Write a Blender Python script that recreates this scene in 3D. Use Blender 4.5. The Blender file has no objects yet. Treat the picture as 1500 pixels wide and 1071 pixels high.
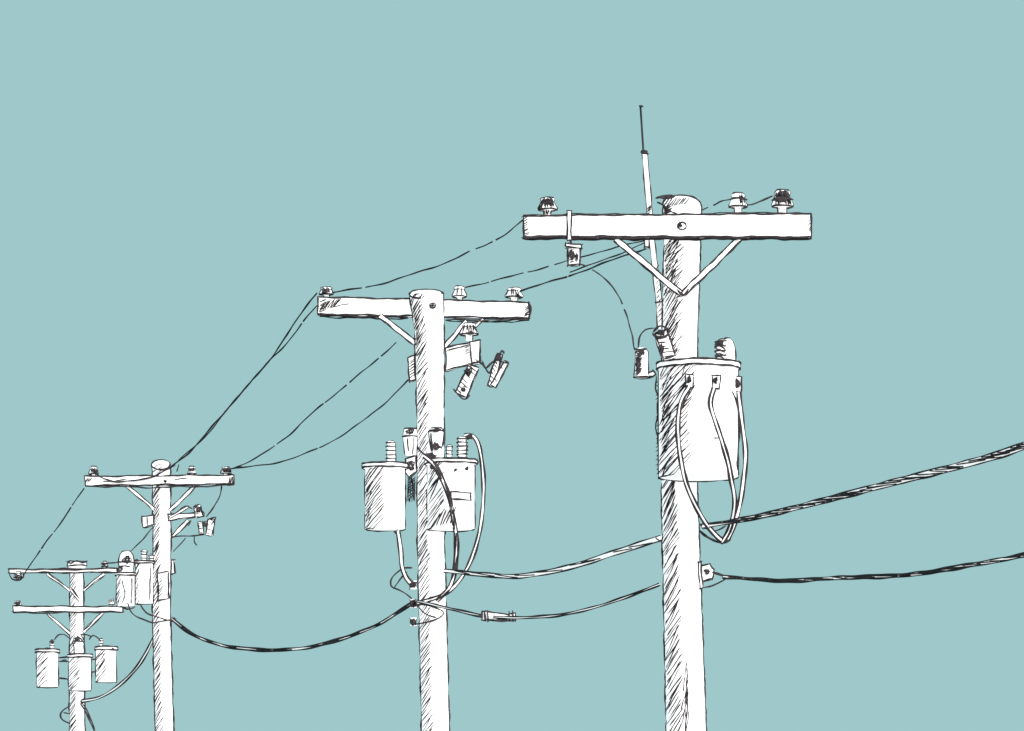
import bpy, math, random
from mathutils import Vector
random.seed(7)
F=5500.0; DS=F/3500.0; CX=750.0; HY=1250.0; EYE=1.6
KW=1.2
sc=bpy.context.scene

# ---------------- materials ----------------
def mat_self_lit_white():
    m=bpy.data.materials.new("self_lit_white_paint"); m.use_nodes=True; nt=m.node_tree
    b=nt.nodes["Principled BSDF"]
    n=nt.nodes.new("ShaderNodeTexNoise"); n.inputs["Scale"].default_value=30
    r=nt.nodes.new("ShaderNodeValToRGB")
    r.color_ramp.elements[0].color=(.80,.80,.80,1); r.color_ramp.elements[1].color=(.88,.88,.87,1)
    nt.links.new(n.outputs["Fac"],r.inputs["Fac"]); nt.links.new(r.outputs["Color"],b.inputs["Base Color"])
    b.inputs["Roughness"].default_value=.95
    b.inputs["Specular IOR Level"].default_value=.05
    b.inputs["Emission Color"].default_value=(1,1,1,1); b.inputs["Emission Strength"].default_value=.66  # even glow put into the paint so shaded sides stay flat white
    return m
def mat_ink():
    m=bpy.data.materials.new("black_ink"); m.use_nodes=True; nt=m.node_tree
    b=nt.nodes["Principled BSDF"]
    n=nt.nodes.new("ShaderNodeTexNoise"); n.inputs["Scale"].default_value=12; n.inputs["Detail"].default_value=6
    r=nt.nodes.new("ShaderNodeValToRGB")
    r.color_ramp.elements[0].position=.35; r.color_ramp.elements[1].position=.7
    r.color_ramp.elements[0].color=(.034,.029,.033,1); r.color_ramp.elements[1].color=(.085,.073,.08,1)
    nt.links.new(n.outputs["Fac"],r.inputs["Fac"]); nt.links.new(r.outputs["Color"],b.inputs["Base Color"])
    b.inputs["Roughness"].default_value=.95; b.inputs["Specular IOR Level"].default_value=.05
    return m
WHITE=mat_self_lit_white(); INK=mat_ink()

# ---------------- core ----------------
class Site:
    def __init__(s,D): s.D=D*DS; s.k=F/s.D
def W(site,x,y,off=0.0):
    d=site.D-off
    return Vector(((x-CX)*d/F, d, EYE+(HY-y)*d/F))
class Part:
    def __init__(s,name): s.n=name; s.v=[]; s.f=[]; s.m=[]; s.sm=[]
    def add(s,vs,fs,mi,smooth):
        b=len(s.v); s.v+=vs
        for f in fs:
            s.f.append([i+b for i in f]); s.m.append(mi); s.sm.append(smooth)
    def finish(s,parent=None,base=Vector((0,0,0))):
        me=bpy.data.meshes.new(s.n)
        me.from_pydata([tuple(v-base) for v in s.v],[],s.f)
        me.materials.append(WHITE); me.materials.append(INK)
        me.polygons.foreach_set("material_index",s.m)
        me.polygons.foreach_set("use_smooth",s.sm); me.update()
        o=bpy.data.objects.new(s.n,me); sc.collection.objects.link(o)
        if parent: o.parent=parent
        else: o.location=base
        return o
    def tube(s,pts,rad,mi,sides=6):
        n=len(pts)
        if n<2: return
        vs=[];fs=[];a=None
        for i,p in enumerate(pts):
            t=(pts[min(i+1,n-1)]-pts[max(i-1,0)])
            if t.length<1e-9: t=Vector((1,0,0))
            t.normalize()
            if a is None:
                ref=Vector((0,1,0)) if abs(t.y)<.7 else (Vector((1,0,0)) if abs(t.x)<.7 else Vector((0,0,1)))
                a=t.cross(ref)
            a=a-t*a.dot(t)
            if a.length<1e-5:
                a=t.orthogonal()
            a.normalize(); b=t.cross(a)
            for k in range(sides):
                th=2*math.pi*k/sides
                vs.append(p+(a*math.cos(th)+b*math.sin(th))*rad[i])
        for i in range(n-1):
            for k in range(sides):
                k2=(k+1)%sides
                fs.append([i*sides+k,i*sides+k2,(i+1)*sides+k2,(i+1)*sides+k])
        fs.append(list(range(sides))[::-1]); fs.append([(n-1)*sides+k for k in range(sides)])
        s.add(vs,fs,mi,True)

def resample(pts,step,smooth):
    out=[]
    n=len(pts)
    for i in range(n-1):
        p0=pts[max(i-1,0)];p1=pts[i];p2=pts[i+1];p3=pts[min(i+2,n-1)]
        L=(p2-p1).length; m=max(1,int(math.ceil(L/step)))
        for j in range(m):
            t=j/m
            if smooth:
                out.append(.5*((2*p1)+(p2-p0)*t+(2*p0-5*p1+4*p2-p3)*t*t+(3*p1-p0-3*p2+p3)*t**3))
            else: out.append(p1.lerp(p2,t))
    out.append(pts[-1].copy())
    return out
def ink(part,pts,k,w=2.6,jit=.55,smooth=True,taper=True,gaps=(),step=5):
    """pen-like line of real tubing; k = drawing units per metre"""
    w=w*KW
    P=resample(pts,step/k,smooth); n=len(P)
    f1,f2,f3=[random.uniform(0,6.28) for _ in range(3)]
    f4=random.uniform(0,6.28)
    q=[];r=[];acc=0
    for i,p in enumerate(P):
        if i: acc+=(p-P[i-1]).length*k
        jx=jit*(math.sin(acc/11+f1)+.6*math.sin(acc/4.3+f2))
        jz=jit*(math.sin(acc/12+f3)+.6*math.sin(acc/4.9+f4))
        q.append(p+Vector((jx/k,0,jz/k)))
        rr=w/2*(1+.18*math.sin(acc/7+f3)+.14*math.sin(acc/2.9+f1))
        if taper and (i==0 or i==n-1): rr*=.5
        r.append(rr/k)
    if not gaps: part.tube(q,r,1,5); return
    cur=[];cr=[]
    for i in range(n):
        t=i/(n-1)
        if any(a<=t<=b for a,b in gaps):
            if len(cur)>1: part.tube(cur,cr,1,5)
            cur=[];cr=[]
        else: cur.append(q[i]);cr.append(r[i])
    if len(cur)>1: part.tube(cur,cr,1,5)
def L(part,site,pl,w=2.6,off=0.,**kw):
    ink(part,[W(site,p[0],p[1],p[2] if len(p)>2 else off) for p in pl],site.k,w,**kw)

# ---- lofted round bodies: prof=[(y,xl,xr)] top to bottom
class Loft:
    def __init__(s,part,site,prof,off=0.,tilt=0.,sides=36,outline=2.8,cap=True,white=0):
        s.part,s.site,s.prof,s.off,s.tilt=part,site,prof,off,tilt
        vs=[];fs=[];n=len(prof)
        for i,(y,a,b) in enumerate(prof):
            for k in range(sides):
                vs.append(s.pt2(i,2*math.pi*k/sides))
        for i in range(n-1):
            for k in range(sides):
                k2=(k+1)%sides
                fs.append([i*sides+k,(i+1)*sides+k,(i+1)*sides+k2,i*sides+k2])
        part.add(vs,fs,white,True)
        if cap:
            part.add([v.copy() for v in vs[:sides]],[list(range(sides))],white,False)
            part.add([v.copy() for v in vs[-sides:]],[list(range(sides))[::-1]],white,False)
        if outline:
            for u in(-1,1):
                pts=[s.at(u,p[0]) for p in prof]
                ink(part,pts,s.k,outline,smooth=False)
    @property
    def k(s): return F/(s.site.D-s.off)
    def pt2(s,i,th):
        y,a,b=s.prof[i]; d=s.site.D-s.off; R=(b-a)/2*d/F
        c=W(s.site,(a+b)/2,y,s.off)
        z=c.z
        if i==0: z+=s.tilt*R*math.sin(th)   # back higher
        return Vector((c.x+R*math.cos(th),c.y+R*math.sin(th),z))
    def lr(s,y):
        p=s.prof
        if y<=p[0][0]: return p[0][1],p[0][2]
        for i in range(len(p)-1):
            if y<=p[i+1][0]:
                t=(y-p[i][0])/max(1e-6,(p[i+1][0]-p[i][0]))
                return p[i][1]*(1-t)+p[i+1][1]*t,p[i][2]*(1-t)+p[i+1][2]*t
        return p[-1][1],p[-1][2]
    def at(s,u,y,out=1.0):
        a,b=s.lr(y); d=s.site.D-s.off; R=(b-a)/2*d/F*out
        c=W(s.site,(a+b)/2,y,s.off); u=max(-1,min(1,u))
        return Vector((c.x+R*u,c.y-R*math.sqrt(max(0,1-u*u)),c.z))
    def line(s,uy,w=2.2,**kw):
        ink(s.part,[s.at(u,y,1.003) for u,y in uy],s.k,w,**kw)
    def ring(s,y,mode='front',w=2.6,tilt=0,grow=1.0,arc=None):
        a,b=s.lr(y); d=s.site.D-s.off; R=(b-a)/2*d/F*grow
        c=W(s.site,(a+b)/2,y,s.off)
        r0,r1=arc if arc else {'front':(math.pi,2*math.pi),'back':(0,math.pi),'full':(0,2*math.pi)}[mode]
        m=20
        pts=[Vector((c.x+R*math.cos(r0+(r1-r0)*i/m),c.y+R*math.sin(r0+(r1-r0)*i/m),c.z+tilt*R*math.sin(r0+(r1-r0)*i/m))) for i in range(m+1)]
        ink(s.part,pts,s.k,w,jit=.4,taper=False)
    def hatch(s,y0,y1,step,u0,u1,dy,w=1.7,ju=.12):  # pen strokes that draw shade onto one side of the body
        y=y0
        while y<y1:
            yy=y+random.uniform(-.35,.35)*step
            ub=u1+random.uniform(-ju,ju); D=dy*random.uniform(.8,1.15)
            ua=u0+random.uniform(0,.08)
            pts=[]
            for i in range(6):
                t=i/5; u=ua+(ub-ua)*t
                v=yy+D/2-D*t
                v=max(y0-2,min(y1+2,v))
                pts.append(s.at(u,v,1.002))
            ink(s.part,pts,s.k,w*.8*random.uniform(.7,1.2),jit=.35)
            y+=step*random.uniform(.75,1.25)

def prism(part,site,poly,off,thick,w=2.6,back=True,over=1.5,mi=0):
    f=[W(site,x,y,off) for x,y in poly]; n=len(f)
    b=[p+Vector((0,thick,0)) for p in f]
    vs=[p.copy() for p in f+b]
    fs=[list(range(n)),[n+i for i in range(n)][::-1]]+[[i,(i+1)%n,n+(i+1)%n,n+i][::-1] for i in range(n)]
    part.add(vs,fs,mi,False)
    if w:
        for i in range(n):
            p,q=f[i],f[(i+1)%n]; e=(q-p).normalized()*over/site.k
            ink(part,[p-e,q+e],site.k,w,smooth=False)
            if back:
                p,q=b[i],b[(i+1)%n]
                ink(part,[p,q],site.k,w*.8,smooth=False)
                ink(part,[f[i],b[i]],site.k,w*.8,smooth=False)
def bar(part,site,x0,y0,x1,y1,wd,off,thick,w=2.2,off1=None,hat=0):
    a=W(site,x0,y0,off); b=W(site,x1,y1,off if off1 is None else off1)
    t=(b-a).normalized(); nrm=Vector((t.z,0,-t.x)).normalized()*wd/2/site.k
    Y=Vector((0,thick,0))
    f=[a+nrm,b+nrm,b-nrm,a-nrm]; g=[p+Y for p in f]
    part.add([p.copy() for p in f+g],[[0,1,2,3],[7,6,5,4],[0,4,5,1],[1,5,6,2],[2,6,7,3],[3,7,4,0]],0,False)
    for i in range(4): ink(part,[f[i],f[(i+1)%4]],site.k,w,smooth=False)
    for i in (0,2): ink(part,[g[i],g[(i+1)%4]],site.k,w*.8,smooth=False)
    for i in range(hat):
        t0=(i+.3+random.uniform(-.2,.2))/hat
        p=a.lerp(b,t0)+nrm; q=a.lerp(b,min(1,t0+.08))-nrm*random.uniform(-.1,.9)
        e=Vector((0,-.003,0))
        ink(part,[p+e,q+e],site.k,w*.7,smooth=False)
def scrib(part,site,cx,cy,rx,ry,n,off,w=2.2):
    pts=[]
    for i in range(n):
        th=i*2.4+random.uniform(-.4,.4); r=random.uniform(.45,1)
        pts.append(W(site,cx+rx*r*math.cos(th),cy+ry*r*math.sin(th),off+random.uniform(-.01,.01)))
    ink(part,pts,site.k,w*.85,jit=.2,step=3)
def insul(part,site,cx,yt,yb,w,off,dark=0,lw=2.3):
    h=yb-yt
    pr=[(yt,.27),(yt+.1*h,.38),(yt+.2*h,.32),(yt+.56*h,.5),(yt+.64*h,.49),(yt+.67*h,.19),(yb,.17)]
    lo=Loft(part,site,[(y,cx-r*w,cx+r*w) for y,r in pr],off,sides=20,outline=lw)
    lo.ring(yt,'full',lw); lo.ring(yt+.2*h,'front',lw*.8); lo.ring(yt+.64*h,'full',lw)
    for i in range(dark):
        u=random.uniform(-.9,.7)
        lo.line([(u,yt+.05*h),(u+random.uniform(-.1,.3),yt+.6*h)],lw*.75)
    for i in range(3): lo.line([(-.8,yt+(.76+.08*i)*h),(.5,yt+(.72+.08*i)*h)],lw*.7)
    return lo
def bushing(part,site,cx,yt,yb,w,off,ribs=5,lw=2.2):
    pr=[(yt,cx-w*.22,cx+w*.22)]
    for i in range(ribs):
        a=yt+(yb-yt)*(i+.15)/ribs;b=yt+(yb-yt)*(i+.5)/ribs;c=yt+(yb-yt)*(i+.95)/ribs
        pr+=[(a,cx-w*.33,cx+w*.33),(b,cx-w*.5,cx+w*.5),(c,cx-w*.34,cx+w*.34)]
    lo=Loft(part,site,pr,off,sides=20,outline=lw*.85)
    for i in range(ribs): lo.ring(yt+(yb-yt)*(i+.5)/ribs,'front',lw*.9)
    lo.ring(yt,'full',lw)
    return lo
EYEPOS=Vector((0,0,EYE))
def run(P):
    """apparent running length along a cable as seen from the road"""
    out=[0.]
    for i in range(1,len(P)):
        dv=P[i]-P[i-1]; v=(P[i]-EYEPOS).normalized()
        out.append(out[-1]+(dv-v*dv.dot(v)).length*F/P[i].y)
    return out
def cable(part,pts,wpx,k,lw=2.0,twist=0,jit=.3,white=True,slen=26):
    """round cable: light sheath with dark edge strands and a few winding strokes"""
    lw=lw*KW*1.12
    P=resample(pts,6/k(pts[0]),True); n=len(P)
    up=[];tow=[]
    for i,p in enumerate(P):
        t=(P[min(i+1,n-1)]-P[max(i-1,0)]).normalized()
        side=(EYEPOS-p).normalized()
        nn=t.cross(side).normalized()
        if up and nn.dot(up[-1])<0: nn=-nn
        up.append(nn)
        tow.append((side-t*side.dot(t)).normalized())
    S=run(P)
    ww=[(wpx(i/(n-1)) if callable(wpx) else wpx) for i in range(n)]
    if white: part.tube([p.copy() for p in P],[max(.3,ww[i]/2-.35)/k(P[i]) for i in range(n)],0,10)
    for sg in(1,-1):
        f=random.uniform(0,6)
        q=[P[i]+up[i]*(sg*ww[i]/2+jit*math.sin(S[i]/9+f))/k(P[i])+tow[i]*.5/k(P[i]) for i in range(n)]
        rr=[lw/2/k(P[i])*(1+.2*math.sin(S[i]/6+f)+.25*math.sin(S[i]/19+2*f)) for i in range(n)]
        part.tube(q,rr,1,6)
    if twist:
        nxt=twist*.5
        for i in range(1,n-3):
            if S[i]>nxt:
                nxt+=twist*random.uniform(.5,1.5)
                j=i; Ls=slen*random.uniform(.7,1.3)
                while j<n-1 and S[j]-S[i]<Ls: j+=1
                h0=random.uniform(-1,-.3); h1=random.uniform(.2,1)
                pts2=[];rr=[];m=8
                for q in range(m+1):
                    fi=i+(j-i)*q/m; i0=min(n-2,int(fi)); pp=P[i0].lerp(P[i0+1],fi-i0)
                    h=h0+(h1-h0)*q/m
                    R=ww[i0]/2/k(P[i0])
                    pts2.append(pp+up[i0]*h*R*.95+tow[i0]*R*math.sqrt(max(0,1-h*h*.9))*1.02)
                    rr.append(lw*random.uniform(.3,.42)/k(P[i0]))
                part.tube(pts2,rr,1,5)
kd=lambda p:F/p.y
def cab(part,site,pl,w,off=0.,lw=2.0,twist=0,white=True):
    cable(part,[W(site,p[0],p[1],p[2] if len(p)>2 else off) for p in pl],w,kd,lw,twist,white=white)

def empty(name,loc):
    e=bpy.data.objects.new(name,None); e.location=loc; e.empty_display_size=.3
    sc.collection.objects.link(e); return e

def shaft(site,prof,tilt,hy0,hstep,hdy,u1=-.2,w=1.9,name="pole_shaft",topmode='full'):
    (ya,a0,b0),(yb,a1,b1)=prof[-2],prof[-1]
    yg=HY+(EYE+.3)*site.k
    t=(yg-yb)/(yb-ya)
    prof=prof+[(yg,a1+(a1-a0)*t*.5,b1+(b1-b0)*t*.5)]
    p=Part(name); lo=Loft(p,site,prof,0,tilt,sides=40,outline=0)
    for u in(-1,1):
        ink(p,[lo.at(u,y) for y,_,_ in prof],lo.k,2.6,smooth=False,jit=.7)
        ink(p,[lo.at(u*.985,y,1.002) for y,_,_ in prof],lo.k,1.5,smooth=False,jit=1.2)
    if topmode=='cap':
        lo.ring(prof[0][0],'back',3,tilt=tilt); lo.ring(prof[0][0],w=2.2,tilt=tilt,arc=(math.pi*.98,math.pi*1.4))
    else: lo.ring(prof[0][0],'full',2.4,tilt=tilt)
    lo.hatch(hy0,HY+100,hstep,-1,u1,hdy,w)
    return p,lo

def tank(part,site,xl,xr,yt,yb,off,lid=4,lidh=8,step=6,dy=30,u1=-.2,lw=2.8,hw=1.9,dense=False):
    l=Loft(part,site,[(yt-lidh,xl-lid,xr+lid),(yt,xl-lid,xr+lid)],off,outline=lw)
    l.ring(yt-lidh,'front',lw); l.ring(yt,'front',lw)
    l.ring(yt,'back',lw*.8)
    t=Loft(part,site,[(yt,xl,xr),(yb,xl,xr)],off,outline=lw)
    t.ring(yb,'back',lw)
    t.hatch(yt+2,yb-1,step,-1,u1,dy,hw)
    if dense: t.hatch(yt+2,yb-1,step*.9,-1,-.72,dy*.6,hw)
    return t

# =============== POLE 1 (nearest) ===============
S1=Site(21.4); S2=Site(29.2); S3=Site(41.9); S4=Site(56.8)
def base(site,x): 
    v=W(site,x,HY,0); v.z=0; return v

b=base(S1,1000); e=empty("utility_pole",b)
p,lo=shaft(S1,[(300,971,1027),(345,973,1026),(500,970,1021),(720,969,1021),(1071,976,1034)],.65,352,6.4,36,u1=-.22,topmode='cap')
lo.hatch(352,430,5.5,-1,-.05,24,1.8)
lo.hatch(440,530,7,-.7,-.02,26,1.6)
for i in range(9):
    y=990+i*9; lo.line([(-.15+random.uniform(-.1,.1),y+25),(.12,y-20)],1.4)
for i in range(9):
    x=976+i*3.6
    L(p,S1,[(x-4,303-i*.2,.06-i*.01),(x+5,291-i*.3,.02)],1.6,off=.0)
for i in range(6): L(p,S1,[(964+i*2,290+i*.4,.05),(974+i*3,289,.05)],2,off=.0)
L(p,S1,[(960,291,.05),(972,288,.03),(985,286,.0)],2.8)
L(p,S1,[(962,296,.05),(970,300,.1),(976,306,.14)],2.4)
for i in range(7): L(p,S1,[(972,306+i*1.4,.12),(984,300+i*1.5,.16)],1.6)
p.finish(e,b)
p=Part("crossarm")
prism(p,S1,[(767,316),(1188,313),(1188,347),(767,346)],.285,.11,w=2.5)
for dyy in(0,1.3,2.6): L(p,S1,[(764,347.5+dyy),(900,348.5+dyy),(1050,348+dyy),(1189,348+dyy)],2.2,off=.285-.02*dyy,smooth=False,jit=.8)
L(p,S1,[(764,318),(850,313),(975,315),(1100,311),(1187,314)],1.5,off=.288,smooth=False)
for i in range(9): L(p,S1,[(767,322+i*3),(773+random.uniform(0,3),318+i*3)],1.4,off=.29)
for i in range(4): L(p,S1,[(1184,325+i*5),(1188,321+i*5)],1.4,off=.29)
L(p,S1,[(999+6.5*math.cos(a*.7),331+5.5*math.sin(a*.7)) for a in range(10)],2.4,off=.35,jit=.2)
scrib(p,S1,997,331,3,3,7,.352,2)
prism(p,S1,[(831,309),(837,309),(837,352),(831,352)],.305,.012,w=2.0)
p.finish(e,b)
p=Part("crossarm_braces")
bar(p,S1,901,349,998,431,8,.24,.02,2.1,off1=.2); bar(p,S1,1085,348,1000,431,8,.24,.02,2.1,off1=.2)
L(p,S1,[(992,424),(1000,433),(1008,424)],2.6,off=.23)
p.finish(e,b)
p=Part("insulators")
insul(p,S1,802,290,317,27,.23,14); insul(p,S1,1081,284,314,26,.23,4); insul(p,S1,1146,279,316,31,.23,20)
scrib(p,S1,802,296,10,5,16,.31,2); scrib(p,S1,1145,291,12,6,22,.33,2.3); scrib(p,S1,1146,283,9,4,13,.33,2.2)
for i in range(5): L(p,S1,[(797+i*2.2,308),(797+i*2,315)],1.6,off=.28)
L(p,S1,[(1130,293),(1145,291),(1162,293)],3,off=.33)
L(p,S1,[(1027,308,0),(1045,300,.1),(1062,294,.2),(1074,292,.23)],1.9,gaps=[(.3,.36)])
L(p,S1,[(1088,300,.23),(1100,300,.24),(1115,294,.24),(1133,287,.24)],2.1)
L(p,S1,[(1069,292,.3),(1081,290,.33),(1095,294,.3)],2.4)
L(p,S1,[(788,308,.25),(791,302,.3),(796,297,.3)],2.2)
p.finish(e,b)
p=Part("lightning_arrester")
prism(p,S1,[(833,357),(850,360),(849,386),(832,388)],.31,.1,w=2.6)
prism(p,S1,[(829,356),(852,359),(852,363),(829,361)],.32,.12,w=2)
L(p,S1,[(834,350),(838,358)],3,off=.3); scrib(p,S1,838,374,5,11,13,.325,2.1); scrib(p,S1,845,378,3,7,7,.325,2)
for i in range(7): L(p,S1,[(834,364+i*3.4),(841,362+i*3.4)],1.7,off=.325)
L(p,S1,[(843,386,.3),(852,388,.3),(872,398,.3),(892,414,.25),(908,438,.25),(918,462,.25),(925,490,.25),(930,514,.25)],1.9,gaps=[(.13,.15),(.6,.62)])
p.finish(e,b)
p=Part("ground_rod_and_conduit")
Loft(p,S1,[(155,936.6,939.6),(222,941,944)],-.02,outline=0,sides=8,white=1)
L(p,S1,[(935,156),(942,157)],2.8,off=0)
Loft(p,S1,[(222,940.5,947.5),(300,947,954),(350,951,958),(440,961,969),(482,964,972)],-.02,sides=14,outline=2.3).ring(222,'full',3)
L(p,S1,[(939,224),(950,225)],3.2,off=.05); L(p,S1,[(959,444),(972,441)],2.6,off=.1)
for i in range(5): L(p,S1,[(948,305+i*2),(955,300+i*2)],1.5,off=.03)
for i in range(12): L(p,S1,[(960+i*.4,395+i*7),(965+i*.4,388+i*7)],1.7,off=.05)
prism(p,S1,[(944,349),(951,349),(951,363),(944,362)],.05,.05,w=1.9)
p.finish(e,b)
p=Part("cable_clamps")
prism(p,S1,[(1027,829),(1040,826),(1046,834),(1044,848),(1027,852)],.06,.1,w=2.4)
scrib(p,S1,1036,838,6,6,10,.08,2)
prism(p,S1,[(1023,824),(1027,823),(1029,861),(1025,862)],.08,.08,w=2.2)
L(p,S1,[(1030,861),(1045,858),(1058,852),(1066,846)],2.0,off=.06)
L(p,S1,[(1043,838),(1055,842),(1066,846)],3.2,off=.06)
scrib(p,S1,1033,771,9,5,14,.2,2.4)
p.finish(e,b)

T=.57
b1=base(S1,1023); b1.y-=T; e1=empty("pole_transformer",b1)
p=Part("tank")
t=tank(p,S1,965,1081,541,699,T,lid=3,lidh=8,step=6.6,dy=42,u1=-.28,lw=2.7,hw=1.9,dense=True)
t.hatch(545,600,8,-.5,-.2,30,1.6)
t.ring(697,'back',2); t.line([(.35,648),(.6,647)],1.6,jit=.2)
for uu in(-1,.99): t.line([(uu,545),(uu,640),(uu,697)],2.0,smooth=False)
L(p,S1,[(962,548),(962,600),(964,660),(966,700)],1.9,off=.3,jit=1.6)
for i in range(22): L(p,S1,[(961,560+i*6.4),(968,555+i*6.4)],1.5,off=.55)
p.finish(e1,b1)
p=Part("bushings")
bushing(p,S1,1060,498,532,25,T,5,2.3)
Loft(p,S1,[(496,1063,1069),(500,1061,1073),(508,1060,1076),(530,1061,1077)],T+.04,sides=18,outline=2.4).ring(496,'full',2.2)
scrib(p,S1,1055,503,7,6,12,T+.14,2)
for i in range(5): L(p,S1,[(1046,506+i*5),(1053,502+i*5),(1062,507+i*5)],2.2,off=T+.14)
bar(p,S1,968,486,981,524,18,.5,.12,2.6,hat=7)
L(p,S1,[(957,487),(967,478),(980,484),(974,493),(960,492),(957,487)],2.8,off=.53)
scrib(p,S1,968,488,8,5,12,.54,2.4); scrib(p,S1,968,512,4,10,10,.54,2.2)
Loft(p,S1,[(510,934,945),(516,931,949),(545,930,949),(553,929,952)],.4,sides=18,outline=2.6).ring(553,'full',2.4)
for i in range(12): L(p,S1,[(931,522+i*2.6),(940,515+i*2.6)],2,off=.51)
scrib(p,S1,939,515,8,5,13,.51,2.2); scrib(p,S1,935,532,4,12,12,.51,2)
L(p,S1,[(928,510),(935,512),(948,511)],2.8,off=.5)
L(p,S1,[(935,510),(938,494),(946,483),(958,480)],2.1,off=.45)
prism(p,S1,[(949,546),(956,543),(960,548),(955,552),(949,552)],.42,.05,w=2.2)
for x,y in((1010,558),(1049,559)):
    o=t.at((x-1023)/58,y).y; o=S1.D-o
    prism(p,S1,[(x-5,y-9),(x+6,y-8),(x+5,y+10),(x-5,y+10)],o+.05,.05,w=1.9); scrib(p,S1,x-1,y-2,4,6,9,o+.06,2.0)
prism(p,S1,[(1074,550),(1086,552),(1085,575),(1076,573)],T+.12,.1,w=2.2); scrib(p,S1,1080,562,5,9,18,T+.14,2.6)
p.finish(e1,b1)
p=Part("leads")
F1=T+.4
cab(p,S1,[(1010,566,F1),(997,590,F1),(993,630,F1),(997,670,F1),(1005,708,F1),(1025,752,.7),(1045,780,.5),(1058,792,.4)],4.6,lw=2.5)
cab(p,S1,[(1046,568,F1),(1041,590,F1),(1048,618,F1),(1062,660,F1),(1071,700,F1),(1076,735,.8),(1070,772,.5),(1058,794,.4)],4.6,lw=2.7)
cab(p,S1,[(1082,574,T+.15),(1087,620,T+.1),(1092,660,T),(1089,705,.5),(1080,755,.45),(1066,790,.4)],5,lw=2.3)
L(p,S1,[(1072,572,T+.3),(1082,600,T+.3),(1082,640,T+.3),(1080,690,T+.3)],2.2)
L(p,S1,[(1024,776,.3),(1040,790,.35),(1058,795,.4),(1070,790,.4)],3)
L(p,S1,[(1030,768,.3),(1045,778,.35),(1064,770,.4)],2.4)
L(p,S1,[(1036,772,.3),(1050,790,.35),(1058,796,.4)],3)
p.finish(e1,b1)

# =============== POLE 2 ===============
b=base(S2,630); e=empty("utility_pole",b)
p,lo=shaft(S2,[(431,600,649),(450,603,650),(490,608,650),(600,611,650),(800,612,651),(1071,618,658)],.42,436,6.2,22,u1=-.2,topmode='cap',w=1.7)
lo.hatch(436,520,6,-1,-.5,18,1.8)
L(p,S2,[(630,445),(637,444),(637,450),(631,450),(630,445)],2.6,off=.2,jit=.1); scrib(p,S2,634,447,3,2,7,.21,2)
p.finish(e,b)
p=Part("crossarm")
prism(p,S2,[(466,435),(775,443),(775,466),(466,460)],-.17,.11,w=2.4)
for d in(0,1.5,3): L(p,S2,[(468,461+d),(530,463+d),(598,464+d)],1.9,off=-.17-.02*d,jit=.9)  # dark ink lines draw the shade along the arm's underside
for d in(0,1.5,3): L(p,S2,[(652,466+d),(700,469+d),(776,467+d)],1.7,off=-.17-.02*d,jit=.9)
for i in range(9): L(p,S2,[(467+i*3,457-i),(476+i*3,441-i*.5)],1.4,off=-.165)
for i in range(6): L(p,S2,[(468,443+i*2.8),(478,439+i*2.8)],1.5,off=-.165)
for i in range(6): L(p,S2,[(768,452+i*2.5),(776,447+i*2.5)],1.5,off=-.165)
L(p,S2,[(487,451),(500,446),(512,445)],1.4,off=-.165)
L(p,S2,[(772,442),(777,450),(775,468)],2.4,off=-.165)
p.finish(e,b)
p=Part("crossarm_braces")
bar(p,S2,556,462,609,503,7,-.16,.02,1.9,off1=-.1); bar(p,S2,684,470,650,509,6,-.16,.02,1.9,off1=-.1)
bar(p,S2,708,467,690,484,4,-.2,.02,1.6)
p.finish(e,b)
p=Part("insulators")
insul(p,S2,478,421,437,20,-.2,8,2.0); insul(p,S2,673,420,443,20,-.2,3,2.0); insul(p,S2,753,422,443,26,-.2,6,2.0)
scrib(p,S2,477,427,7,4,11,-.1,1.8); scrib(p,S2,757,432,6,4,9,-.1,1.8)
insul(p,S2,687,474,499,26,.1,10,2.1); scrib(p,S2,687,488,10,3,12,.2,2.1)
p.finish(e,b)
p=Part("switch_bracket")
prism(p,S2,[(653,510),(702,498),(703,529),(653,543)],.0,.08,w=2.4)
prism(p,S2,[(689,500),(703,498),(703,531),(691,533)],.03,.11,w=2.2)
L(p,S2,[(655,514),(700,502)],1.7,off=.02)
for i in range(5): L(p,S2,[(680+i*.3,508+i*2.5),(688,505+i*2.5)],1.2,off=.02)
prism(p,S2,[(598,524),(607,521),(609,556),(600,559)],.0,.1,w=2.3)
for i in range(7): L(p,S2,[(600,530+i*4),(608,524+i*4)],1.5,off=.01)
bar(p,S2,694,536,675,579,17,.1,.08,2.4,hat=7)
bar(p,S2,733,518,717,566,8,.05,.06,2.3,hat=9); bar(p,S2,742,530,722,566,8,.08,.06,2.2,hat=2)
scrib(p,S2,686,545,7,8,12,.12,2.0); scrib(p,S2,729,524,6,7,12,.1,2.1); scrib(p,S2,679,570,5,7,8,.12,1.8)
L(p,S2,[(697,526),(708,534),(712,540),(724,528)],2.6,off=.1); L(p,S2,[(705,528),(716,546),(722,535)],2.1,off=.1)
L(p,S2,[(727,528),(735,514),(738,519)],2.6,off=.1); L(p,S2,[(733,530),(746,532)],2.4,off=.1)
L(p,S2,[(664,570),(680,585),(688,578)],2.4,off=.1)
p.finish(e,b)
p=Part("cable_clamps")
for y in(857,884,911):
    Loft(p,S2,[(y-6,600,611),(y-2,603,609),(y+2,603,609),(y+6,600,611)],.12,sides=16,outline=2.2)
    scrib(p,S2,605,y,6,6,14,.2,2.6)
L(p,S2,[(605,832),(588,834),(574,846),(573,858),(585,864),(604,878)],2.1,off=.15)
L(p,S2,[(576,862),(583,852),(597,838)],1.9,off=.15)
cab(p,S2,[(583,778,.4),(587,806,.3),(589,830,.2),(596,848,.18),(606,858,.18)],5,lw=2.2,twist=0)
L(p,S2,[(611,884),(630,888),(648,896),(647,903),(630,910),(608,914)],2.1,off=.2)
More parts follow.
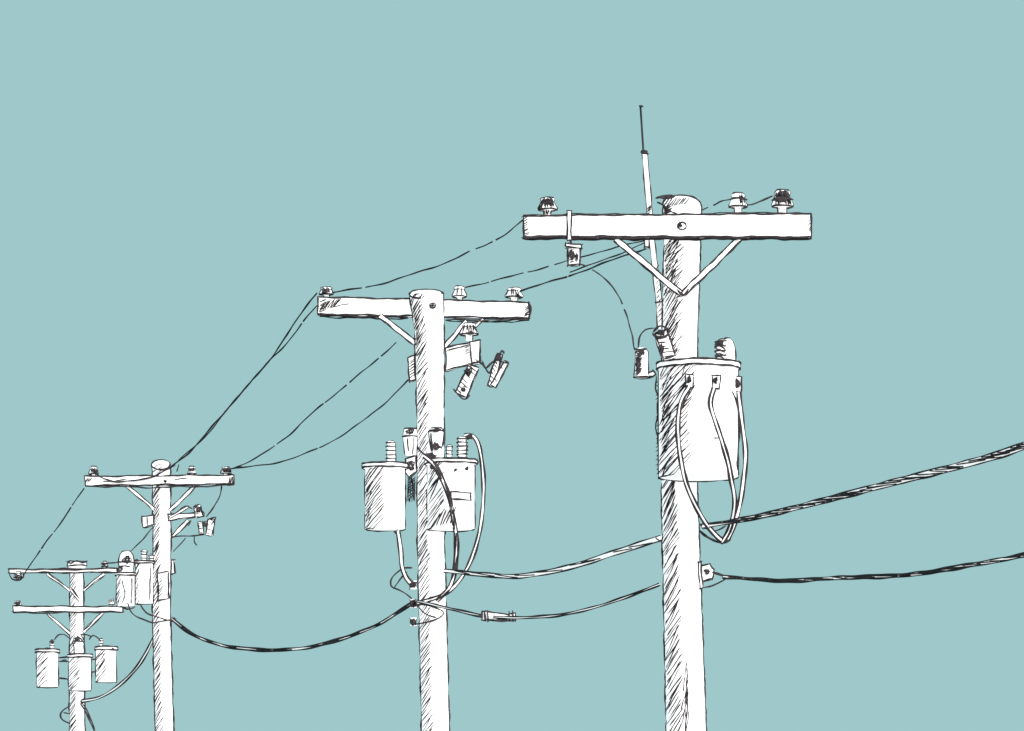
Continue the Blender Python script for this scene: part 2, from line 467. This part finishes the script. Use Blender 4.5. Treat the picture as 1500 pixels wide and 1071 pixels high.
L(p,S2,[(608,884),(622,898),(640,905)],2,off=.22)
p.finish(e,b)

b2=base(S2,564); e2=empty("pole_transformer",b2)
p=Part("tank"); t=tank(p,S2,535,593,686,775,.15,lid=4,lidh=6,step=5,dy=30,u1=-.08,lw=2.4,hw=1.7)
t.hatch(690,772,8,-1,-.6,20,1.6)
p.finish(e2,b2)
p=Part("bushings")
bushing(p,S2,572,646,681,13,.15,6,2.0); Loft(p,S2,[(648,574,579),(680,574,579)],.15,sides=10,outline=1.9)
q=Loft(p,S2,[(628,592,610),(640,590,611),(667,594,610)],.1,sides=18,outline=2.4); q.ring(628,'full',2.4); q.ring(640,'front',2.1)
scrib(p,S2,601,632,8,4,8,.2,2); L(p,S2,[(596,642),(598,662)],2,off=.25);L(p,S2,[(605,640),(605,665)],2,off=.25)
prism(p,S2,[(594,672),(610,668),(610,690),(600,700),(594,690)],.1,.1,w=2.4); scrib(p,S2,602,682,6,10,14,.13,2.2)
for i in range(9): L(p,S2,[(597,700+i*4),(609,690+i*4)],1.6,off=.15)
for i in range(6): L(p,S2,[(598+i*2,700),(597+i*2,735)],1.3,off=.12)
scrib(p,S2,582,779,6,3,7,.3,2.2)
p.finish(e2,b2)
b3=base(S2,661); b3.y-=.5; e3=empty("pole_transformer",b3)
p=Part("tank"); t=tank(p,S2,626,695,680,775,.5,lid=4,lidh=5,step=5.6,dy=30,u1=-.35,lw=2.4,hw=1.7)
prism(p,S2,[(661,721),(690,722),(690,732),(661,731)],.82,.03,w=1.9)
scrib(p,S2,668,688,3,3,6,.8,2); scrib(p,S2,634,684,6,5,10,.75,2.4); scrib(p,S2,684,686,3,4,7,.78,2)
for i in range(6): L(p,S2,[(634+i*5,772-i),(644+i*5,752-i*2)],1.5,off=.8)
p.finish(e3,b3)
p=Part("bushings")
q=Loft(p,S2,[(627,632,646),(632,628,650),(648,630,648),(663,634,645)],.45,sides=18,outline=2.8); q.ring(627,'full',2.6); q.ring(632,'front',2.6)
scrib(p,S2,639,654,7,7,17,.56,2.4); scrib(p,S2,639,630,9,3,12,.6,2.4)
L(p,S2,[(631,634),(632,648),(635,660)],3,off=.56)
bushing(p,S2,658,652,674,9,.5,4,1.9); bushing(p,S2,677,640,674,15,.5,6,2.2)
scrib(p,S2,688,640,6,4,10,.52,2.2)
p.finish(e3,b3)
p=Part("leads")
cab(p,S2,[(680,638,.5),(692,638,.5),(702,655,.5),(708,700,.5),(707,745,.45),(700,790,.4),(683,835,.3),(655,868,.25),(612,884,.2)],4,lw=2.1)
cab(p,S2,[(621,668,.85),(638,684,.86),(652,712,.88),(661,742,.88),(668,785,.7),(668,820,.5),(660,858,.35),(640,880,.25)],4.4,lw=2.5,twist=26)
scrib(p,S2,630,668,9,5,14,.8,2.4)
L(p,S2,[(612,655,.4),(622,666,.6),(640,668,.7)],2.6)
p.finish(e3,b3)

# =============== POLE 3 ===============
b=base(S3,238); e=empty("utility_pole",b)
p,lo=shaft(S3,[(681,222,249),(690,224,249),(800,225,250),(900,224,249),(1071,228,254)],.63,715,5.2,16,u1=-.15,w=1.6)
lo.hatch(684,697,4,-1,.2,8,1.4)
p.finish(e,b)
p=Part("crossarm")
prism(p,S3,[(124,698),(342,696),(342,709),(125,711)],.3,.11,w=2.1)
L(p,S3,[(126,712),(230,714),(340,711)],1.9,off=.28,jit=.8)
for i in range(6): L(p,S3,[(124+i*2,709-i),(128+i*2,700)],1.4,off=.31)
for i in range(5): L(p,S3,[(334+i*2,709),(337+i,698)],1.5,off=.31)
scrib(p,S3,242,705,3,2.5,7,.31,1.9)
L(p,S3,[(150,706),(185,702)],1.3,off=.31);L(p,S3,[(255,702),(275,701)],1.3,off=.31)
p.finish(e,b)
p=Part("crossarm_braces")
bar(p,S3,186,712,226,746,4.5,.22,.02,1.6); bar(p,S3,285,712,249,748,4.5,.22,.02,1.6)
p.finish(e,b)
p=Part("insulators")
insul(p,S3,137,684,700,13,.25,4,1.7); insul(p,S3,281,684,699,12,.25,4,1.7); insul(p,S3,331,684,699,14,.25,6,1.7)
scrib(p,S3,138,690,7,3,9,.35,2);scrib(p,S3,281,688,6,3,8,.35,1.9);scrib(p,S3,334,689,8,4,12,.35,1.9)
L(p,S3,[(137,690),(150,700),(175,706),(215,701),(240,690),(258,681)],2.2,off=.34)
L(p,S3,[(340,686),(355,683)],2,off=.34)
L(p,S3,[(325,711,.3),(320,730,.2),(311,745,.15),(303,758,.1)],1.8)
p.finish(e,b)
p=Part("switch_bracket")
prism(p,S3,[(208,757),(225,754),(225,768),(210,772)],.1,.15,w=2.0); L(p,S3,[(216,756),(217,770)],1.7,off=.12)
prism(p,S3,[(246,754),(298,750),(298,756),(247,762)],.14,.1,w=1.9)
bar(p,S3,252,787,276,762,4,.16,.03,1.7); bar(p,S3,248,759,276,742,3,.16,.03,1.6)
bar(p,S3,288,741,292,757,10,.2,.08,1.9,hat=6); bar(p,S3,310,760,306,784,9,.2,.08,2.0,hat=4)
bar(p,S3,293,764,295,782,7,.2,.06,1.8,hat=4)
scrib(p,S3,291,746,6,5,11,.24,1.8); scrib(p,S3,300,768,5,7,8,.24,1.8)
L(p,S3,[(304,762),(316,758),(310,768)],2.0,off=.24); L(p,S3,[(250,787),(275,785),(300,783)],1.8,off=.16)
L(p,S3,[(275,770),(280,762),(265,778)],1.9,off=.16); L(p,S3,[(262,748),(272,742),(282,746)],1.9,off=.16)
L(p,S3,[(286,784),(285,794),(289,799)],1.7,off=.16); L(p,S3,[(272,788),(262,800),(254,808)],1.6,off=.16)
prism(p,S3,[(247,822),(255,820),(256,839),(248,842)],.0,.1,w=2.0)
prism(p,S3,[(231,840),(246,838),(247,876),(232,880)],.2,.06,w=1.9)
for i in range(6): L(p,S3,[(233,850+i*5),(238,843+i*5)],1.3,off=.21)
scrib(p,S3,254,908,5,4,10,.1,2.4)
p.finish(e,b)
for nm,(xl,xr,yt,yb,off) in enumerate([(171,197,843,888,.25),(199,224,826,884,.1)]):
    bb=base(S3,(xl+xr)/2); ee=empty("pole_transformer",bb)
    p=Part("tank"); t=tank(p,S3,xl,xr,yt,yb,off,lid=2,lidh=3.5,step=6.5,dy=12,u1=-.5,lw=2.1,hw=1.4)
    for i in range(5): t.line([(-.1,yt+8+i*9),(.25,yt+6+i*9)],1.4)
    L(p,S3,[(xr-4,yt+4),(xr-4,yb-4)],1.6,off=off+.14)
    p.finish(ee,bb)
    p=Part("bushings")
    if nm==0:
        q=Loft(p,S3,[(808,180,190),(813,176,194),(824,174,196),(840,176,194)],.2,sides=16,outline=2.0); q.ring(824,'front',1.9); q.ring(808,'full',1.9)
        scrib(p,S3,186,820,8,6,13,.36,1.9); scrib(p,S3,176,833,5,5,9,.36,1.9)
        L(p,S3,[(171,834),(178,829),(192,830)],2.1,off=.4)
        L(p,S3,[(178,850),(183,870),(180,882)],1.5,off=.45)
        L(p,S3,[(176,888,.3),(186,893,.3),(198,890,.3)],1.9)
        L(p,S3,[(188,884,.4),(192,896,.4),(205,905,.3),(225,912,.2),(250,908,.12)],1.9)
    else:
        bushing(p,S3,211,806,824,9,.1,4,1.7); scrib(p,S3,200,821,4,3,8,.2,1.8)
        bushing(p,S3,222,812,824,7,.1,3,1.6)
        L(p,S3,[(205,884,.3),(215,899,.3),(232,905,.25),(250,909,.15)],1.9)
        L(p,S3,[(190,808,.2),(205,795,.2),(218,780,.2),(226,771,.2)],1.6)
        L(p,S3,[(152,826),(170,824),(186,815)],1.9,off=.1)
    p.finish(ee,bb)

# =============== POLE 4 (farthest) ===============
b=base(S4,113); e=empty("utility_pole",b)
p,lo=shaft(S4,[(832,103,122),(900,103,122),(1071,102,124)],.3,842,5,13,u1=.0,w=1.5)
q=Loft(p,S4,[(823,101,126),(829,99,127),(833,102,124)],0,outline=2.0,sides=20); q.ring(823,'front',2.2); q.ring(829,'front',1.8)
L(p,S4,[(98,822),(104,825),(112,821),(120,824),(128,821)],2.2,off=.22)
p.finish(e,b)
p=Part("crossarms")
prism(p,S4,[(13,834),(172,833),(172,838),(13,839)],.28,.11,w=1.9)
prism(p,S4,[(19,888),(180,889),(180,896),(19,896)],.28,.11,w=1.9)
L(p,S4,[(19,898),(70,898),(130,897),(181,897)],1.7,off=.27); L(p,S4,[(12,833),(90,835),(172,832)],1.7,off=.3)
p.finish(e,b)
p=Part("crossarm_braces")
for a in((69,840,103,866),(153,840,122,865),(70,899,103,929),(151,898,122,926)): bar(p,S4,*a,3.5,.2,.02,1.5)
bar(p,S4,103,862,116,880,3,.2,.02,1.5)
p.finish(e,b)
p=Part("insulators")
insul(p,S4,27,838,850,14,.25,4,1.6); scrib(p,S4,27,845,8,4,10,.4,1.7)
insul(p,S4,26,880,890,10,.25,3,1.6); scrib(p,S4,26,884,6,3,8,.4,1.7)
insul(p,S4,153,823,834,9,.25,3,1.6); scrib(p,S4,152,826,5,2,6,.4,1.7)
insul(p,S4,163,878,889,8,.25,3,1.6); 
L(p,S4,[(13,840),(18,848),(30,850),(36,843)],2,off=.4)
p.finish(e,b)
p=Part("cable_clamps")
scrib(p,S4,121,1027,4,4,9,.25,2)
L(p,S4,[(104,1033),(92,1040),(88,1048),(92,1056),(104,1061)],2.0,off=.2)
L(p,S4,[(92,1044),(102,1046)],1.8,off=.22)
L(p,S4,[(118,1030),(126,1045),(134,1062),(142,1080),(150,1110),(130,1130)],2.1,off=.22)
L(p,S4,[(121,1030),(131,1050),(138,1068),(140,1085)],1.7,off=.22)
L(p,S4,[(85,964),(102,963)],2.0,off=.1);L(p,S4,[(85,970),(102,969)],2.0,off=.1)
L(p,S4,[(132,966),(142,966)],2.0,off=.1);L(p,S4,[(85,994),(101,996)],2.0,off=.1);L(p,S4,[(132,986),(142,984)],2.0,off=.1)
scrib(p,S4,94,968,6,3,7,.12,1.7)
p.finish(e,b)
for i,(xl,xr,yt,yb,off) in enumerate([(54,85,956,1006,.0),(101,133,963,1011,.55),(141,170,952,999,.0)]):
    bb=base(S4,(xl+xr)/2); ee=empty("pole_transformer",bb)
    p=Part("tank"); t=tank(p,S4,xl,xr,yt,yb,off,lid=2,lidh=4,step=5,dy=18,u1=.1,lw=2.1,hw=1.5); p.finish(ee,bb)
    p=Part("bushings")
    if i==0:
        bushing(p,S4,76,938,953,6,off,3,1.6); scrib(p,S4,77,941,3,4,7,.1,1.8)
        L(p,S4,[(80,938),(85,931),(94,930),(103,936)],1.7,off=.1)
        L(p,S4,[(60,955),(68,950),(80,952)],1.9,off=.1)
    elif i==1:
        q=Loft(p,S4,[(930,110,118),(940,107,123),(948,109,122),(960,110,121)],off,sides=14,outline=1.9); q.ring(940,'front',1.9)
        scrib(p,S4,114,936,5,5,9,.75,1.8); L(p,S4,[(108,944),(115,934),(124,944)],2.0,off=.78)
        L(p,S4,[(116,930),(126,930),(134,934)],1.7,off=.5)
    else:
        bushing(p,S4,148,936,949,6,off,3,1.6); L(p,S4,[(130,938),(136,931),(144,936),(148,942)],1.8,off=.1)
        L(p,S4,[(142,952),(155,947),(168,951)],1.9,off=.2)
    p.finish(ee,bb)

# =============== spans ===============
def span(name,pl,D0,D1,w,kind='wire',gaps=(),twist=0,lw=2.1,slen=26):
    """pl: points along the span; runs in a straight line on plan from D0 to D1"""
    x0,x1=pl[0][0],pl[-1][0]
    pts=[]
    for x,y in pl:
        t=(x-x0)/(x1-x0); d=1/((1-t)/D0+t/D1)
        pts.append(Vector(((x-CX)*d/F,d,EYE+(HY-y)*d/F)))
    p=Part(name); bs=pts[0].copy()
    if kind=='wire':
        w=w*KW*.95
        P=resample(pts,.12,True); m=len(P); q=[];r=[]; S=run(P)
        f=[random.uniform(0,6) for _ in range(3)]
        def flush(q,r):
            if len(q)>1: p.tube(q,r,1,6)
        for i,v in enumerate(P):
            acc=S[i]; t=acc/S[-1]
            if any(a<=t<=c for a,c in gaps): flush(q,r); q=[];r=[]; continue
            q.append(v+Vector((0,0,.6/kd(v)*(math.sin(acc/14+f[0])+.5*math.sin(acc/6+f[1])))))
            r.append(w/2/kd(v)*(1+.18*math.sin(acc/9+f[2])+.1*math.sin(acc/4+f[0])))
        flush(q,r)
    else:
        cable(p,pts,w,kd,lw,twist,slen=slen)
    return p.finish(None,bs)
D1,D2,D3,D4=S1.D,S2.D,S3.D,S4.D
N="overhead_power_line"
span(N,[(767,322),(742,342),(715,357),(690,368),(650,386),(600,403),(550,418),(510,425),(486,428)],D1-.25,D2+.2,2.0,gaps=[(.17,.18),(.28,.30),(.84,.85)])
span(N,[(948,352),(912,360),(860,374),(815,387),(760,402),(720,412),(682,421)],D1,D2+.2,1.8,gaps=[(.51,.54),(.66,.68),(.86,.87)])
span(N,[(948,364),(910,376),(860,395),(815,410),(785,419),(762,426)],D1,D2+.2,2.3,gaps=[(.62,.63)])
span(N,[(944,356),(900,375),(865,388),(835,398)],D1,D1+5.6,1.8)
span(N,[(464,430),(440,460),(402,518),(362,566),(320,614),(280,660),(250,684)],D2+.15,D3,2.0)
span(N,[(464,448),(447,468),(418,505),(386,538),(345,585),(300,640),(262,674)],D2+.15,D3,1.8,gaps=[(.1,.11)])
span(N,[(580,502),(545,533),(500,570),(452,610),(420,640),(380,668),(342,686)],D2,D3-.2,1.9,gaps=[(.1,.113),(.3,.312),(.45,.46),(.76,.77)])
span(N,[(598,557),(562,592),(510,632),(465,657),(420,674),(380,682),(338,687)],D2,D3-.2,1.8,gaps=[(.55,.56)])
span(N,[(123,715),(105,742),(90,765),(70,790),(50,820),(34,842)],D3-.2,D4-.3,1.7,gaps=[(.2,.22),(.5,.52),(.7,.72)])
span(N,[(262,680),(259,690)],D3-.3,D3-.25,1.8)
C="communication_cable"
span(C,[(1030,771),(1110,757),(1200,735),(1300,709),(1425,677),(1500,653),(1700,575),(2100,400)],D1-.2,9.5*DS,lambda t:4.8+8*t,'cable',twist=11,lw=2.1,slen=34)
span(C,[(1060,845),(1100,848),(1150,851),(1220,847),(1330,842),(1420,828),(1500,813),(1700,765),(2100,640)],D1-.1,9.5*DS,lambda t:3.2+3*t,'cable',twist=17,lw=2.2,slen=30)
span(C,[(650,836),(700,841),(760,844),(830,832),(900,810),(940,797),(968,788)],D2,D1,lambda t:4+3.6*t,'cable',twist=34,lw=1.9,slen=30)
span(C,[(608,880),(660,892),(706,902),(755,905),(820,901),(880,887),(930,870),(966,856)],D2-.15,D1,2.8,'cable',lw=1.8)
span(C,[(252,907),(280,928),(320,944),(380,952),(440,950),(500,936),(555,914),(607,881)],D3-.1,D2-.15,3.2,'cable',twist=38,lw=2.0,slen=30)
span(C,[(121,1027),(145,1022),(172,1006),(197,982),(214,957),(226,932)],D4-.2,D3,3.2,'cable',lw=1.7)
Sx=Site(26.1); bb=W(Sx,730,903); ee=empty("cable_splice",bb)
p=Part("sleeve")
prism(p,Sx,[(706,896),(713,896),(745,900),(755,898),(755,909),(744,909),(713,908),(706,908)],.05,.08,w=2.1)
for x in(710,714,746,751): L(p,Sx,[(x,894),(x+1,911)],2.6,off=.08)
L(p,Sx,[(700,903),(706,902)],4,off=.05);L(p,Sx,[(716,908),(742,911)],2.2,off=.07)
p.finish(ee,bb)

# =============== ground and sky ===============
def simple(name,col,emis=False):
    m=bpy.data.materials.new(name); m.use_nodes=True; nt=m.node_tree
    if emis:
        nt.nodes.clear(); o=nt.nodes.new("ShaderNodeOutputMaterial"); em=nt.nodes.new("ShaderNodeEmission")
        n=nt.nodes.new("ShaderNodeTexNoise"); n.inputs["Scale"].default_value=.05
        r=nt.nodes.new("ShaderNodeValToRGB")
        r.color_ramp.elements[0].color=tuple(c*.99 for c in col)+(1,); r.color_ramp.elements[1].color=tuple(c*1.01 for c in col)+(1,)
        nt.links.new(n.outputs["Fac"],r.inputs["Fac"]); nt.links.new(r.outputs["Color"],em.inputs["Color"])
        nt.links.new(em.outputs[0],o.inputs["Surface"])
    else:
        b=nt.nodes["Principled BSDF"]; n=nt.nodes.new("ShaderNodeTexNoise"); n.inputs["Scale"].default_value=3; n.inputs["Detail"].default_value=8
        r=nt.nodes.new("ShaderNodeValToRGB")
        r.color_ramp.elements[0].color=tuple(c*.8 for c in col)+(1,); r.color_ramp.elements[1].color=tuple(c*1.15 for c in col)+(1,)
        nt.links.new(n.outputs["Fac"],r.inputs["Fac"]); nt.links.new(r.outputs["Color"],b.inputs["Base Color"]); b.inputs["Roughness"].default_value=.95
    return m
me=bpy.data.meshes.new("ground"); G=900
me.from_pydata([(-G,-G,0),(G,-G,0),(G,G,0),(-G,G,0)],[],[[0,1,2,3]]); me.materials.append(simple("concrete",(.42,.42,.41)))
o=bpy.data.objects.new("ground",me); sc.collection.objects.link(o)
vs=[];fs=[];R=800;na=64;ne=16
for j in range(ne+1):
    el=math.radians(-3+73*j/ne)
    for i in range(na+1):
        az=math.radians(-115+230*i/na)
        vs.append((R*math.cos(el)*math.sin(az),R*math.cos(el)*math.cos(az),R*math.sin(el)))
for j in range(ne):
    for i in range(na):
        a=j*(na+1)+i; fs.append([a,a+1,a+na+2,a+na+1])
me=bpy.data.meshes.new("sky"); me.from_pydata(vs,[],fs); me.materials.append(simple("teal_sky",(.347,.578,.591),True))
o=bpy.data.objects.new("sky",me); sc.collection.objects.link(o)

# =============== light ===============
w=bpy.data.worlds.new("World"); sc.world=w; w.use_nodes=True; nt=w.node_tree
bg=nt.nodes["Background"]; st=nt.nodes.new("ShaderNodeTexSky"); st.sky_type='NISHITA'; st.sun_disc=False
d=Vector((.42,-.80,.42)).normalized()   # towards the sun
st.sun_elevation=math.asin(d.z); st.sun_rotation=math.atan2(d.x,d.y)
nt.links.new(st.outputs[0],bg.inputs[0]); bg.inputs[1].default_value=.1
s=bpy.data.lights.new("sun","SUN"); s.energy=3.2; s.angle=math.radians(.5); s.color=(1,.97,.93)
so=bpy.data.objects.new("sun",s); sc.collection.objects.link(so); so.rotation_euler=d.to_track_quat('Z','Y').to_euler()
# =============== camera ===============
c=bpy.data.cameras.new("camera"); c.sensor_width=36; c.lens=F/1500*36; c.shift_y=(HY-535.5)/1500; c.clip_end=3000
co=bpy.data.objects.new("camera",c); sc.collection.objects.link(co); co.location=(0,0,EYE); co.rotation_euler=(math.radians(90),0,0)
sc.camera=co
sc.view_settings.view_transform='Standard'; sc.view_settings.look='None'; sc.view_settings.exposure=0
